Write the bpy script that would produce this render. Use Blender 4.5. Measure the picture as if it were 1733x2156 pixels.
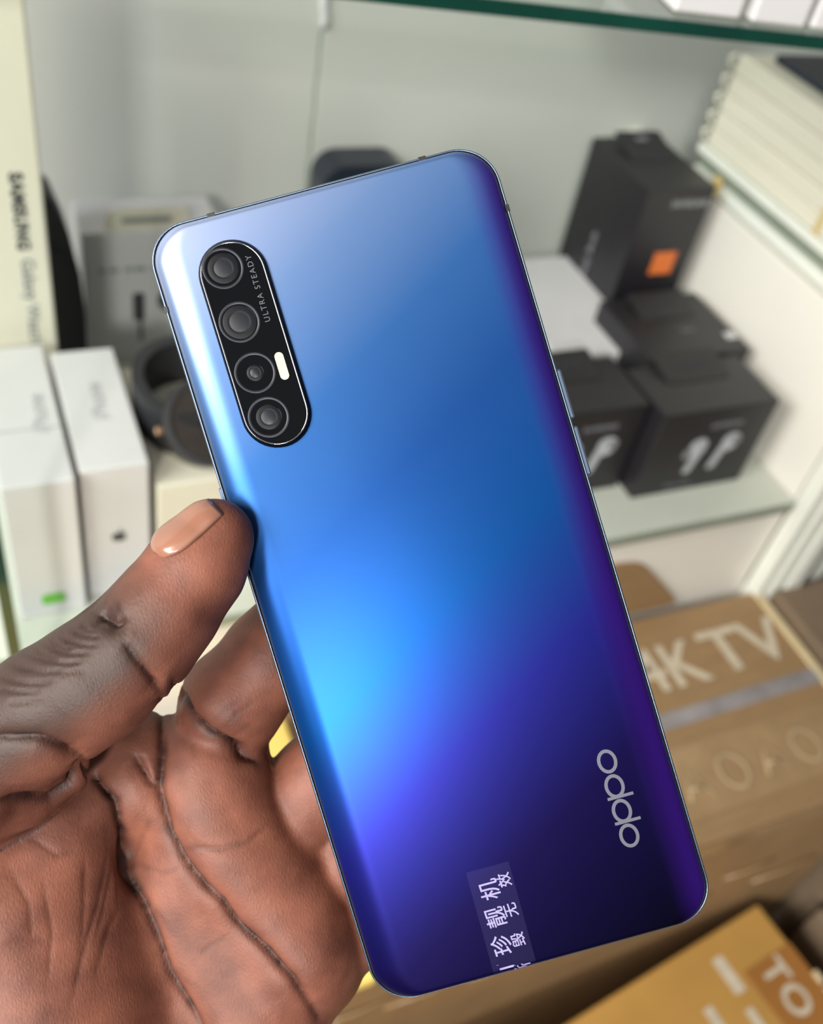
import bpy, bmesh, math, random
import numpy as np
from mathutils import Matrix, Vector

random.seed(4)
scene = bpy.context.scene
COL = scene.collection
for o in list(bpy.data.objects):
    bpy.data.objects.remove(o, do_unlink=True)

# ------------------------------------------------------------------ camera
# world: x along the cabinet, y into the cabinet, z up; the shelf top is z = 0 (metres)
RW = np.array([[0.91255, -0.15629, 0.37792],
               [-0.37448, -0.69072, 0.6186],
               [0.16435, -0.70603, -0.68885]])      # view axes (right, down, forward) -> world
CAM = np.array([0.0, 0.0, 0.47])
FPX = 2100.0
cd = bpy.data.cameras.new('camera')
cam = bpy.data.objects.new('camera', cd)
COL.objects.link(cam)
m = Matrix.Identity(4)
for i in range(3):
    m[i][0] = RW[i, 0]; m[i][1] = -RW[i, 1]; m[i][2] = -RW[i, 2]; m[i][3] = CAM[i]
cam.matrix_world = m
cd.sensor_fit = 'HORIZONTAL'
cd.sensor_width = 36.0
cd.lens = FPX / 1733.0 * 36.0
cd.clip_start = 0.01
cd.clip_end = 50
cd.dof.use_dof = True
cd.dof.focus_distance = 0.192
cd.dof.aperture_fstop = 16.5
scene.camera = cam

# ------------------------------------------------------------------ world and lamps
w = bpy.data.worlds.new('shop_ambient')
scene.world = w
w.use_nodes = True
w.node_tree.nodes['Background'].inputs[0].default_value = (0.93, 0.96, 1.0, 1)
w.node_tree.nodes['Background'].inputs[1].default_value = 0.11


def lamp(name, loc, target, sx, sy, power, col):
    ld = bpy.data.lights.new(name, 'AREA')
    ld.shape = 'RECTANGLE'
    ld.size = sx; ld.size_y = sy
    ld.energy = power
    ld.color = col
    lo = bpy.data.objects.new(name, ld)
    COL.objects.link(lo)
    lo.location = loc
    d = Vector(target) - Vector(loc)
    lo.rotation_euler = d.to_track_quat('-Z', 'Y').to_euler()
    return lo


lamp('shop_lamp', (-0.855, -1.325, 1.155), (0.1, 0.2, 0.2), 0.20, 0.20, 26, (1.0, 0.97, 0.91))
lamp('side_light_panel', (-1.45, -0.35, 1.20), (0.1, 0.2, 0.2), 1.3, 0.7, 52, (0.98, 0.99, 1.0))
lamp('ceiling_panel', (-0.5, -1.0, 2.2), (-0.5, -1.0, 0.0), 2.2, 1.8, 10, (1.0, 0.98, 0.95))
lamp('counter_spot', (-0.45, 0.05, 0.75), (0.12, 0.25, 0.0), 0.12, 0.12, 2.0, (1.0, 0.84, 0.55))

scene.view_settings.view_transform = 'Standard'
scene.view_settings.look = 'None'
scene.view_settings.gamma = 1.0
scene.view_settings.use_curve_mapping = False
scene.view_settings.exposure = 0.14


# ------------------------------------------------------------------ helpers
def s2l(c):
    return tuple(((x / 255.0) / 12.92 if x / 255.0 <= 0.04045 else ((x / 255.0 + 0.055) / 1.055) ** 2.4) for x in c)


def new_mat(name):
    mt = bpy.data.materials.new(name)
    mt.use_nodes = True
    return mt, mt.node_tree.nodes, mt.node_tree.links, mt.node_tree.nodes['Principled BSDF']


def mat(name, rgb, rough=0.5, metal=0.0, var=0.06, scale=40.0, bump=0.0, bscale=300.0, coat=0.0, spec=0.5, stretch=None):
    """procedural surface: colour with a faint noise mottling and an optional fine relief"""
    mt, n, l, b = new_mat(name)
    c = s2l(rgb)
    tc = n.new('ShaderNodeTexCoord')
    vec = tc.outputs['Object']
    if stretch:
        mp = n.new('ShaderNodeMapping'); mp.inputs['Scale'].default_value = stretch
        l.new(vec, mp.inputs['Vector']); vec = mp.outputs['Vector']
    nz = n.new('ShaderNodeTexNoise'); nz.inputs['Scale'].default_value = scale; nz.inputs['Detail'].default_value = 5
    l.new(vec, nz.inputs['Vector'])
    rp = n.new('ShaderNodeValToRGB')
    rp.color_ramp.elements[0].position = 0.3; rp.color_ramp.elements[1].position = 0.7
    rp.color_ramp.elements[0].color = tuple(x * (1 - var) for x in c) + (1,)
    rp.color_ramp.elements[1].color = tuple(min(1, x * (1 + var)) for x in c) + (1,)
    l.new(nz.outputs['Fac'], rp.inputs['Fac'])
    l.new(rp.outputs['Color'], b.inputs['Base Color'])
    b.inputs['Roughness'].default_value = rough
    b.inputs['Metallic'].default_value = metal
    b.inputs['Coat Weight'].default_value = coat
    b.inputs['Specular IOR Level'].default_value = spec
    if bump:
        n2 = n.new('ShaderNodeTexNoise'); n2.inputs['Scale'].default_value = bscale; n2.inputs['Detail'].default_value = 3
        l.new(vec, n2.inputs['Vector'])
        bp = n.new('ShaderNodeBump'); bp.inputs['Strength'].default_value = bump; bp.inputs['Distance'].default_value = 0.001
        l.new(n2.outputs['Fac'], bp.inputs['Height'])
        l.new(bp.outputs['Normal'], b.inputs['Normal'])
    return mt


def pane_mat(name, tint, gloss=0.12):
    mt = bpy.data.materials.new(name); mt.use_nodes = True
    n = mt.node_tree.nodes; l = mt.node_tree.links
    n.clear()
    out = n.new('ShaderNodeOutputMaterial')
    tr = n.new('ShaderNodeBsdfTransparent'); tr.inputs[0].default_value = tint + (1,)
    gl = n.new('ShaderNodeBsdfGlossy'); gl.inputs['Roughness'].default_value = 0.03
    lw = n.new('ShaderNodeLayerWeight'); lw.inputs[0].default_value = 0.5
    pw = n.new('ShaderNodeMath'); pw.operation = 'POWER'; pw.inputs[1].default_value = 4.0
    l.new(lw.outputs['Facing'], pw.inputs[0])
    fr = n.new('ShaderNodeMath'); fr.operation = 'MULTIPLY_ADD'; fr.inputs[1].default_value = 0.6; fr.inputs[2].default_value = 0.03
    l.new(pw.outputs[0], fr.inputs[0])
    mx = n.new('ShaderNodeMixShader')
    l.new(fr.outputs[0], mx.inputs[0]); l.new(tr.outputs[0], mx.inputs[1]); l.new(gl.outputs[0], mx.inputs[2])
    l.new(mx.outputs[0], out.inputs[0])
    return mt


def obj(name, me, mt, parent=None, loc=None, rot=None):
    o = bpy.data.objects.new(name, me)
    COL.objects.link(o)
    if mt is not None and len(me.materials) == 0:
        me.materials.append(mt)
    if parent is not None:
        o.parent = parent
    if loc is not None:
        o.location = loc
    if rot is not None:
        o.rotation_euler = rot
    return o


def tag(o, label=None, cat=None, group=None, kind=None):
    if label: o['label'] = label
    if cat: o['category'] = cat
    if group: o['group'] = group
    if kind: o['kind'] = kind
    return o


def empty(name, loc=(0, 0, 0), rz=0.0):
    o = bpy.data.objects.new(name, None)
    COL.objects.link(o)
    o.location = loc
    o.rotation_euler = (0, 0, rz)
    o.empty_display_size = 0.01
    return o


def mesh_from(verts, faces, smooth=False, name='mesh'):
    me = bpy.data.meshes.new(name)
    me.from_pydata([tuple(v) for v in verts], [], faces)
    me.update()
    if smooth:
        me.shade_smooth()
    return me


def bm_mesh(bm, smooth=False):
    me = bpy.data.meshes.new('mesh')
    bm.normal_update()
    bm.to_mesh(me)
    bm.free()
    if smooth:
        me.shade_smooth()
    return me


def box_mesh(x0, x1, y0, y1, z0, z1, bevel=0.0, seg=2):
    bm = bmesh.new()
    bmesh.ops.create_cube(bm, size=1.0)
    for v in bm.verts:
        v.co = Vector((x0 + (v.co.x + .5) * (x1 - x0), y0 + (v.co.y + .5) * (y1 - y0), z0 + (v.co.z + .5) * (z1 - z0)))
    if bevel:
        bmesh.ops.bevel(bm, geom=bm.edges[:] , offset=bevel, segments=seg, affect='EDGES', profile=0.5)
    return bm_mesh(bm)


def prism_mesh(pts, z0, z1, bevel=0.0):
    """outline in xy extruded from z0 to z1"""
    bm = bmesh.new()
    vs = [bm.verts.new((p[0], p[1], z0)) for p in pts]
    f = bm.faces.new(vs)
    r = bmesh.ops.extrude_face_region(bm, geom=[f])
    for v in [g for g in r['geom'] if isinstance(g, bmesh.types.BMVert)]:
        v.co.z = z1
    bmesh.ops.recalc_face_normals(bm, faces=bm.faces[:])
    if bevel:
        ed = [e for e in bm.edges if abs(e.verts[0].co.z - e.verts[1].co.z) < 1e-9 and e.verts[0].co.z == z1]
        bmesh.ops.bevel(bm, geom=ed, offset=bevel, segments=2, affect='EDGES')
    return bm_mesh(bm)


def rrect(hx, hy, r, n=8, cx=0, cy=0):
    pts = []
    for (sx, sy, a0) in ((1, 1, 0), (-1, 1, 90), (-1, -1, 180), (1, -1, 270)):
        for i in range(n + 1):
            a = math.radians(a0 + 90 * i / n)
            pts.append((cx + sx * (hx - r) + r * math.cos(a), cy + sy * (hy - r) + r * math.sin(a)))
    return pts


def lathe_mesh(prof, n=40, smooth=True):
    vs = []; fs = []
    for (r, z) in prof:
        for i in range(n):
            a = 2 * math.pi * i / n
            vs.append((r * math.cos(a), r * math.sin(a), z))
    for k in range(len(prof) - 1):
        for i in range(n):
            j = (i + 1) % n
            fs.append((k * n + i, k * n + j, (k + 1) * n + j, (k + 1) * n + i))
    if prof[0][0] > 1e-7 and False:
        pass
    me = mesh_from(vs, fs, smooth)
    return me


def tube_mesh(pts, r, n=10, closed=False, flat=1.0):
    pts = [Vector(p) for p in pts]
    vs = []; fs = []
    N = len(pts)
    for i, p in enumerate(pts):
        a = pts[(i - 1) % N] if (closed or i > 0) else pts[0]
        b = pts[(i + 1) % N] if (closed or i < N - 1) else pts[-1]
        t = (b - a).normalized()
        up = Vector((0, 0, 1)) if abs(t.z) < 0.9 else Vector((1, 0, 0))
        s = t.cross(up).normalized(); u = s.cross(t).normalized()
        for k in range(n):
            an = 2 * math.pi * k / n
            vs.append(p + s * (r * math.cos(an)) + u * (r * flat * math.sin(an)))
    M = N if closed else N - 1
    for i in range(M):
        for k in range(n):
            fs.append((i * n + k, i * n + (k + 1) % n, ((i + 1) % N) * n + (k + 1) % n, ((i + 1) % N) * n + k))
    if not closed:
        fs.append(tuple(range(n - 1, -1, -1))); fs.append(tuple((N - 1) * n + k for k in range(n)))
    return mesh_from(vs, fs, True)


def text_mesh(body, size, extrude=0.0001, bold=0.0, align='CENTER', spacing=1.0):
    cu = bpy.data.curves.new('lettering', 'FONT')
    cu.body = body
    cu.size = size
    cu.extrude = extrude
    cu.offset = bold
    cu.align_x = align
    cu.align_y = 'CENTER'
    cu.space_character = spacing
    cu.resolution_u = 4
    o = bpy.data.objects.new('lettering_tmp', cu)
    COL.objects.link(o)
    dg = bpy.context.evaluated_depsgraph_get()
    me = bpy.data.meshes.new_from_object(o.evaluated_get(dg))
    bpy.data.objects.remove(o, do_unlink=True)
    bpy.data.curves.remove(cu)
    me.materials.clear()
    return me


def frame_matrix(origin, xd, yd):
    xd = Vector(xd).normalized(); yd = Vector(yd).normalized(); zd = xd.cross(yd)
    mm = Matrix.Identity(4)
    for i in range(3):
        mm[i][0] = xd[i]; mm[i][1] = yd[i]; mm[i][2] = zd[i]; mm[i][3] = origin[i]
    return mm


def put_text(name, body, size, origin, xd, yd, mt, parent, bold=0.0, extrude=0.0001, spacing=1.0):
    me = text_mesh(body, size, extrude, bold, spacing=spacing)
    me.transform(frame_matrix(origin, xd, yd))
    return obj(name, me, mt, parent)


def put_fit(name, body, x0, x1, y0, y1, z, mt, parent, bold=0.0):
    """lettering on a horizontal face, stretched to the given rectangle"""
    me = text_mesh(body, 1.0, 0.002, bold)
    xs = [v.co.x for v in me.vertices]; ys = [v.co.y for v in me.vertices]
    for v in me.vertices:
        v.co = Vector((x0 + (v.co.x - min(xs)) / (max(xs) - min(xs)) * (x1 - x0), y0 + (v.co.y - min(ys)) / (max(ys) - min(ys)) * (y1 - y0), z + v.co.z * 0.1))
    me.update()
    return obj(name, me, mt, parent)


# ------------------------------------------------------------------ materials
M = {}
M['wall'] = mat('painted_back_panel', (194, 196, 190), 0.45, var=0.03, scale=6)
M['white_panel'] = mat('white_laminate', (226, 222, 212), 0.4, var=0.025, scale=8)
M['alu'] = mat('white_aluminium', (222, 224, 214), 0.35, var=0.03, scale=30)
M['dark_gap'] = mat('dark_rubber_seal', (38, 38, 44), 0.6)
M['shelf_glass'] = mat('frosted_shelf_glass', (188, 192, 180), 0.22, var=0.05, scale=12)
M['shelf_edge'] = mat('shelf_glass_edge', (128, 136, 122), 0.25, var=0.08, scale=30)
M['green_edge'] = mat('green_glass_edge', (6, 52, 42), 0.12, var=0.25, scale=25, coat=0.5)
M['pane'] = pane_mat('clear_glass', (0.93, 0.97, 0.95))
M['paper_white'] = mat('white_card', (204, 202, 203), 0.5, var=0.03, scale=20)
M['paper_cream'] = mat('cream_card', (214, 209, 192), 0.5, var=0.03, scale=20)
M['paper_gray'] = mat('light_gray_card', (196, 194, 196), 0.5, var=0.04, scale=20)
M['box_black'] = mat('black_matt_card', (30, 28, 32), 0.42, var=0.1, scale=40, spec=0.6)
M['print_gray'] = mat('gray_print', (128, 130, 132), 0.55)
M['print_dim'] = mat('dim_gray_print', (116, 116, 122), 0.55)
M['print_light'] = mat('pale_bud_print', (176, 180, 184), 0.5, var=0.15, scale=80)
M['print_dark'] = mat('dark_print', (56, 56, 60), 0.6)
M['print_faint'] = mat('faint_gray_print', (168, 166, 170), 0.6)
M['orange'] = mat('orange_sticker', (214, 112, 52), 0.5)
M['green_sticker'] = mat('green_sticker', (104, 176, 62), 0.5, var=0.12, scale=120)
M['leather'] = mat('dark_rubber', (36, 35, 42), 0.5, bump=0.3, bscale=500)
M['navy'] = mat('dark_navy_plastic', (24, 32, 46), 0.3)
M['strap'] = mat('black_strap', (34, 34, 38), 0.55)
M['watch_face'] = mat('brown_black_dial', (52, 46, 42), 0.25, var=0.2, scale=60)
M['watch_metal'] = mat('tan_watch_case', (150, 120, 95), 0.35, metal=0.6)
M['card'] = mat('brown_cardboard', (142, 113, 78), 0.6, var=0.08, scale=30, bump=0.15, bscale=160, stretch=(1, 6, 1))
M['card_pale'] = mat('pale_cardboard_edge', (200, 182, 142), 0.65, var=0.12, scale=60)
M['card_yellow'] = mat('yellow_cardboard', (172, 130, 64), 0.6, var=0.07, scale=25)
M['card_orange'] = mat('orange_print_band', (148, 98, 42), 0.6, var=0.06, scale=25)
M['packet_yellow'] = mat('yellow_paper', (236, 206, 112), 0.5, var=0.06, scale=18)  # yellow that stands in for strongly lit carton card
M['card_dark'] = mat('old_brown_cardboard', (116, 98, 78), 0.65, var=0.1, scale=18)
M['white_ink'] = mat('white_ink', (190, 178, 156), 0.6, var=0.1, scale=90)
M['pale_ink'] = mat('pale_ink', (170, 146, 112), 0.55, var=0.15, scale=60)
M['tape_silver'] = mat('gray_packing_tape', (136, 130, 130), 0.22, var=0.18, scale=45, bump=0.5, bscale=70)
M['tape_clear'] = mat('brown_packing_tape', (152, 124, 90), 0.18, var=0.08, scale=40, bump=0.5, bscale=60)
M['band'] = mat('tan_rubber_band', (200, 176, 116), 0.5)
M['floor'] = mat('gray_floor', (120, 112, 104), 0.5, var=0.1, scale=6)
M['silicone'] = mat('silicone_bead', (178, 188, 176), 0.2, var=0.1, scale=50)


# ------------------------------------------------------------------ the cabinet
def structure(name, me, mt, parent=None):
    o = obj(name, me, mt, parent)
    if parent is None:
        o['kind'] = 'structure'
    return o


WY = 0.70           # back panel plane
SF = 0.364          # shelf front
RX = 0.557          # right side panel plane

wb = structure('wall_back', box_mesh(-0.9, 1.5, WY + 0.008, WY + 0.03, -0.1, 1.0), M['wall'])
structure('panel', box_mesh(-0.9, 0.2630, WY, WY + 0.008, -0.1, 1.0, 0.0008), M['wall'], wb)
structure('panel', box_mesh(0.2655, 1.5, WY, WY + 0.008, -0.1, 1.0, 0.0008), M['wall'], wb)
pts = []
for i in range(40):
    z = 0.0 + 0.34 * i / 39
    pts.append((0.2642 + 0.0006 * math.sin(i * 1.7), WY + 0.001, z))
structure('sealant_bead', tube_mesh(pts, 0.0009, 8), M['silicone'], wb)
pts = []
for i in range(16):
    z = 0.215 + 0.06 * i / 15
    pts.append((0.2640 + 0.0012 * math.sin(i * 1.1), WY - 0.0005, z))
structure('sealant_lump', tube_mesh(pts, 0.0032, 8), M['paper_white'], wb)

wr = structure('wall_right', box_mesh(RX, RX + 0.012, SF + 0.006, WY, -0.10, 0.138, 0.0008), M['white_panel'])
structure('floor', box_mesh(-1.6, 1.9, -1.6, WY + 0.03, -0.60, -0.55), M['floor'])

# main glass shelf
sh = empty('glass_shelf', (0.2, SF, -0.008))
tag(sh, 'frosted glass shelf that carries the white phone boxes and black earbud boxes', 'shelf')
obj('shelf_plate', box_mesh(-0.8, RX - 0.2 - 0.001, 0.002, WY - SF - 0.001, 0, 0.008, 0.0006), M['shelf_glass'], sh)
obj('shelf_edge', box_mesh(-0.8, RX - 0.2 - 0.003, 0.0, 0.002, 0, 0.0078, 0.0005), M['shelf_edge'], sh)
cp = obj('cabinet_panel', box_mesh(-0.6, RX + 0.004, SF + 0.006, SF + 0.022, -0.55, -0.0085, 0.001), M['white_panel'])
tag(cp, 'white laminate cabinet front panel under the frosted glass shelf', 'panel')

# front post of the cabinet: a ribbed white aluminium profile
tp = structure('trim_1', box_mesh(RX + 0.001, RX + 0.046, SF - 0.006, SF + 0.005, -0.55, 0.9, 0.0015), M['alu'])
for i, (a, b, d) in enumerate(((0.001, 0.008, 0.004), (0.013, 0.022, 0.006), (0.027, 0.043, 0.008))):
    structure('rib', box_mesh(RX + a, RX + b, SF - 0.006 - d, SF - 0.0061, -0.55, 0.9, 0.0015), M['alu'], tp)
structure('seal', box_mesh(RX + 0.0465, RX + 0.058, SF - 0.008, SF + 0.004, -0.55, 0.9, 0.001), M['dark_gap'], tp)
t2 = structure('trim_2', box_mesh(RX + 0.060, RX + 0.078, SF - 0.006, SF + 0.006, -0.55, 0.9, 0.001), M['alu'])
structure('seal', box_mesh(RX + 0.0785, RX + 0.090, SF - 0.006, SF + 0.006, -0.55, 0.9, 0.001), M['dark_gap'], t2)
structure('trim_3', box_mesh(RX + 0.092, RX + 0.30, SF, SF + 0.010, -0.55, 0.0, 0.001), M['alu'])

# glass divider at the left
gd = empty('glass_divider', (-0.0035, SF - 0.03, 0.0))
tag(gd, 'upright glass divider with a dark green edge left of the white phone boxes', 'glass panel')
obj('glass_pane', box_mesh(-0.003, 0.003, 0.0018, 0.175, 0, 0.33, 0), M['pane'], gd)
obj('glass_edge', box_mesh(-0.003, 0.003, 0, 0.0017, 0, 0.33, 0.0004), M['green_edge'], gd)

# upper glass shelf
ug = empty('upper_glass_shelf', (0.2086, 0.3647, 0.343), math.radians(-10.5))
tag(ug, 'clear upper glass shelf with a dark green edge crossing the top right', 'shelf')
obj('glass_pane', box_mesh(-0.25, 0.55, 0.002, 0.25, 0, 0.006, 0), M['pane'], ug)
obj('glass_edge', box_mesh(-0.25, 0.55, 0, 0.0018, 0, 0.006, 0.0004), M['green_edge'], ug)

# side shelf on the right, above the side panel
ss = empty('side_shelf', (RX, 0.365, 0.1395))
tag(ss, 'gray glass side shelf under the stack of cream boxes', 'shelf')
obj('shelf_plate', box_mesh(0.004, 0.40, 0.004, 0.246, 0.0215, 0.0285, 0.0006), M['shelf_glass'], ss)
obj('shelf_edge', box_mesh(0.0005, 0.004, 0.004, 0.246, 0.0215, 0.0285, 0.0005), M['alu'], ss)
obj('rail', box_mesh(0.006, 0.024, 0.004, 0.246, 0.0105, 0.021, 0.002), M['shelf_edge'], ss)
obj('rail', box_mesh(0.002, 0.024, 0.004, 0.246, 0.0005, 0.010, 0.002), M['alu'], ss)
obj('clip', box_mesh(-0.003, 0.002, 0.205, 0.213, 0.002, 0.017, 0.001), M['band'], ss)


# ------------------------------------------------------------------ boxes on the shelf
def carton(name, x0, x1, y0, y1, z0, z1, mt, label, cat='box', lid=None, bevel=0.0012, rz=0.0, group=None):
    """a card box: body with the lid seam as a separate piece"""
    r = empty(name, ((x0 + x1) / 2, y0, z0), rz)
    hx = (x1 - x0) / 2; dy = y1 - y0; h = z1 - z0
    tag(r, label, cat, group)
    if lid:
        obj('body', box_mesh(-hx, hx, 0, dy, 0, h * lid - 0.0004, bevel), mt, r)
        obj('lid', box_mesh(-hx - 0.0003, hx + 0.0003, -0.0003, dy + 0.0003, h * lid, h, bevel), mt, r)
    else:
        obj('body', box_mesh(-hx, hx, 0, dy, 0, h, bevel), mt, r)
    return r


# white phone boxes standing on edge, front ends towards the viewer
A = carton('phone_box', 0.0022, 0.0385, 0.391, 0.508, 0.0002, 0.103, M['paper_white'],
           'white phone box with a green sticker, next to the glass divider')
obj('green_sticker', prism_mesh([(x, y) for x, y in rrect(0.0062, 0.0042, 0.002, 5)], 0, 0.0003), M['green_sticker'], A,
    (0.0005, -0.0003, 0.014), (math.pi / 2, 0, 0))
put_text('lettering', 'iPhone', 0.012, (0.008, 0.055, 0.1031), (0, 1, 0), (-1, 0, 0), M['print_faint'], A)
obj('seam', box_mesh(-0.0183, 0.0183, 0.042, 0.0428, 0.1026, 0.1033), M['print_faint'], A)
B = carton('phone_box', 0.0412, 0.0772, 0.398, 0.502, 0.0002, 0.101, M['paper_white'],
           'white phone box with a dark fruit logo on its end, middle of three')
apple = []
for i in range(28):
    a = 2 * math.pi * i / 28
    rr = 1 - 0.18 * math.exp(-((math.sin(a) - 1) ** 2) * 8) - 0.10 * math.exp(-((math.sin(a) + 1) ** 2) * 10)
    if abs((a + math.pi) % (2 * math.pi) - math.pi) < 0.5:
        rr *= 0.86
    apple.append((0.0042 * rr * math.cos(a), 0.0040 * rr * math.sin(a)))
lg = obj('fruit_logo', prism_mesh(apple, 0, 0.0002), M['print_dark'], B, (0.0005, -0.0002, 0.048), (math.pi / 2, 0, 0))
obj('leaf', prism_mesh([(0.0, 0.0042), (0.0012, 0.0045), (0.0018, 0.0060), (0.0005, 0.0056)], 0, 0.0002), M['print_dark'], lg)
put_text('lettering', 'iPhone', 0.012, (0.001, 0.055, 0.1011), (0, 1, 0), (-1, 0, 0), M['print_faint'], B)
Cb = carton('phone_box', 0.0812, 0.150, 0.398, 0.505, 0.0002, 0.082, M['paper_cream'],
            'cream white phone box below the coiled black watch')

# coiled watch lying on the third box
wt = empty('watch', (0.1085, 0.447, 0.0822))
wt.scale = (1.1, 1.1, 1.1)
tag(wt, 'black watch with a curled strap lying on the cream box', 'watch')
ring = []
for i in range(36):
    a = 2 * math.pi * i / 36
    ring.append((0.030 * math.cos(a) + 0.004, 0.036 * math.sin(a) + 0.006, 0.013))
vs = []; fs = []
for (x, y, z) in ring:
    vs += [(x * 1.0, y, 0.001), (x, y, 0.027), (x * 0.80 + 0.0006, y * 0.80 + 0.001, 0.027), (x * 0.80 + 0.0006, y * 0.80 + 0.001, 0.001)]
for i in range(36):
    j = (i + 1) % 36
    for k in range(4):
        fs.append((i * 4 + k, j * 4 + k, j * 4 + (k + 1) % 4, i * 4 + (k + 1) % 4))
obj('strap', mesh_from(vs, fs, False), M['strap'], wt)
pr = [(0.0, 0.0), (0.021, 0.0), (0.0225, 0.002), (0.0225, 0.009), (0.020, 0.011), (0.0, 0.011)]
wc = obj('watch_case', lathe_mesh(pr, 40, False), M['watch_face'], wt, (0.004, -0.020, 0.0150), (math.radians(42), 0, math.radians(4)))
obj('bezel', lathe_mesh([(0.0195, 0.0108), (0.0195, 0.0125), (0.0222, 0.0120), (0.0226, 0.0095)], 40, False), M['strap'], wc)
obj('crown', box_mesh(-0.026, -0.0222, -0.002, 0.002, 0.004, 0.008, 0.0008), M['watch_metal'], wc)

# tall smartwatch carton at the left
sg = carton('watch_carton', -0.025, 0.0485, 0.522, 0.575, 0.0002, 0.33, M['paper_cream'],
            'tall cream carton with SAMSUNG Galaxy Watch printed down its front', bevel=0.0015)
put_text('lettering', 'SAMSUNG', 0.0092, (0.0235, -0.0003, 0.1795), (0, 0, -1), (1, 0, 0), M['print_dark'], sg, bold=0.0004, spacing=1.12)
put_text('lettering', 'Galaxy Watch', 0.0100, (0.0245, -0.0003, 0.1225), (0, 0, -1), (1, 0, 0), M['print_gray'], sg, bold=0.0001)

# dark case leaning behind the tall carton
pts = []
for (x, z) in ((0, 0), (0.041, 0), (0.042, 0.06), (0.040, 0.09), (0.035, 0.12), (0.028, 0.142), (0.018, 0.154), (0.0, 0.158)):
    pts.append((x, z))
dk = empty('speaker_case', (0.034, 0.60, 0.0002))
tag(dk, 'dark rounded case standing behind the tall cream carton', 'case')
obj('shell', prism_mesh(pts, 0, 0.03, 0.004), M['leather'], dk, (0, 0.03, 0), (math.pi / 2, 0, 0))
obj('panel', prism_mesh([(0.018, 0.012), (0.036, 0.012), (0.036, 0.085), (0.030, 0.105), (0.018, 0.112)], 0, 0.0015), M['dark_gap'], dk, (0, 0, 0), (math.pi / 2, 0, 0))

# charger box with a hanging tab
ch = carton('charger_box', 0.0795, 0.175, 0.622, 0.668, 0.0002, 0.106, M['paper_gray'],
            'pale gray charger box with plug pictures and a hanging tab', bevel=0.001)
tabp = rrect(0.028, 0.010, 0.007, 6, 0, 0.007)
tb = obj('hanging_tab', prism_mesh(tabp, 0, 0.001), M['paper_cream'], ch, (-0.004, 0.004, 0.106), (math.radians(100), 0, 0))
obj('slot', prism_mesh(rrect(0.017, 0.0022, 0.002, 4, 0, 0.008), 0.0010, 0.0013), M['print_gray'], tb)
bars = [(-0.036, 0.004), (-0.028, 0.007), (-0.018, 0.005), (-0.010, 0.008), (0.002, 0.006)]
for bx_, bw in bars:
    obj('print_line', box_mesh(bx_ - bw / 2, bx_ + bw / 2, -0.0003, 0, 0.0755, 0.0785), M['print_gray'], ch)
obj('plug_picture', prism_mesh(rrect(0.0042, 0.0115, 0.002, 4), 0, 0.0003), M['print_dark'], ch, (-0.0115, -0.0001, 0.046), (math.pi / 2, 0, 0))
obj('cable_picture', prism_mesh(rrect(0.0012, 0.010, 0.0008, 3), 0, 0.0003), M['print_dark'], ch, (-0.0105, -0.0001, 0.026), (math.pi / 2, 0, 0))
obj('ring_picture', prism_mesh(rrect(0.0105, 0.0105, 0.0104, 8), 0, 0.0003), M['print_dark'], ch, (0.0125, -0.0001, 0.050), (math.pi / 2, 0, 0))

# dark pouch seen over the top of the phone
pc = empty('earbud_case', (0.296, 0.655, 0.0002))
tag(pc, 'dark navy rounded case peeking over the top edge of the phone', 'case')
obj('shell', prism_mesh(rrect(0.036, 0.066, 0.018, 8, 0, 0.066), 0, 0.03, 0.004), M['navy'], pc, (0, 0.03, 0), (math.pi / 2, 0, 0))
obj('seam', prism_mesh(rrect(0.0362, 0.0012, 0.001, 3, 0, 0.09), -0.0005, 0.0305), M['dark_gap'], pc, (0, 0.03, 0), (math.pi / 2, 0, 0))

# white box right of the phone
wbx = carton('tablet_box', 0.395, 0.4765, 0.494, 0.628, 0.0002, 0.06, M['paper_white'],
             'flat white glossy box behind the two earbud boxes', lid=0.55, bevel=0.0015)


def bud(parent, cx, cz, s, flip):
    """earbud print: round head and slanted stem"""
    g = obj('earbud_picture', prism_mesh([(s * x, s * y) for x, y in rrect(0.0088, 0.0098, 0.0085, 8)], 0, 0.0002), M['print_light'], parent,
            (cx, -0.0002, cz), (math.pi / 2, 0, 0))
    st = [(-0.004, 0.002), (0.0035, -0.002), (-0.0015, -0.0265), (-0.0060, -0.0290), (-0.0095, -0.0265)]
    obj('stem', prism_mesh([(s * x - s * flip * 0.004, s * y) for x, y in st], 0.0000, 0.00025), M['print_light'], g)
    obj('ear_tip', prism_mesh([(s * x, s * y) for x, y in rrect(0.0045, 0.0055, 0.0044, 6, (-0.0085 if flip < 0 else 0.006), -0.006 if flip < 0 else 0.001)], 0, 0.00022), M['print_gray'], g)


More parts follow.
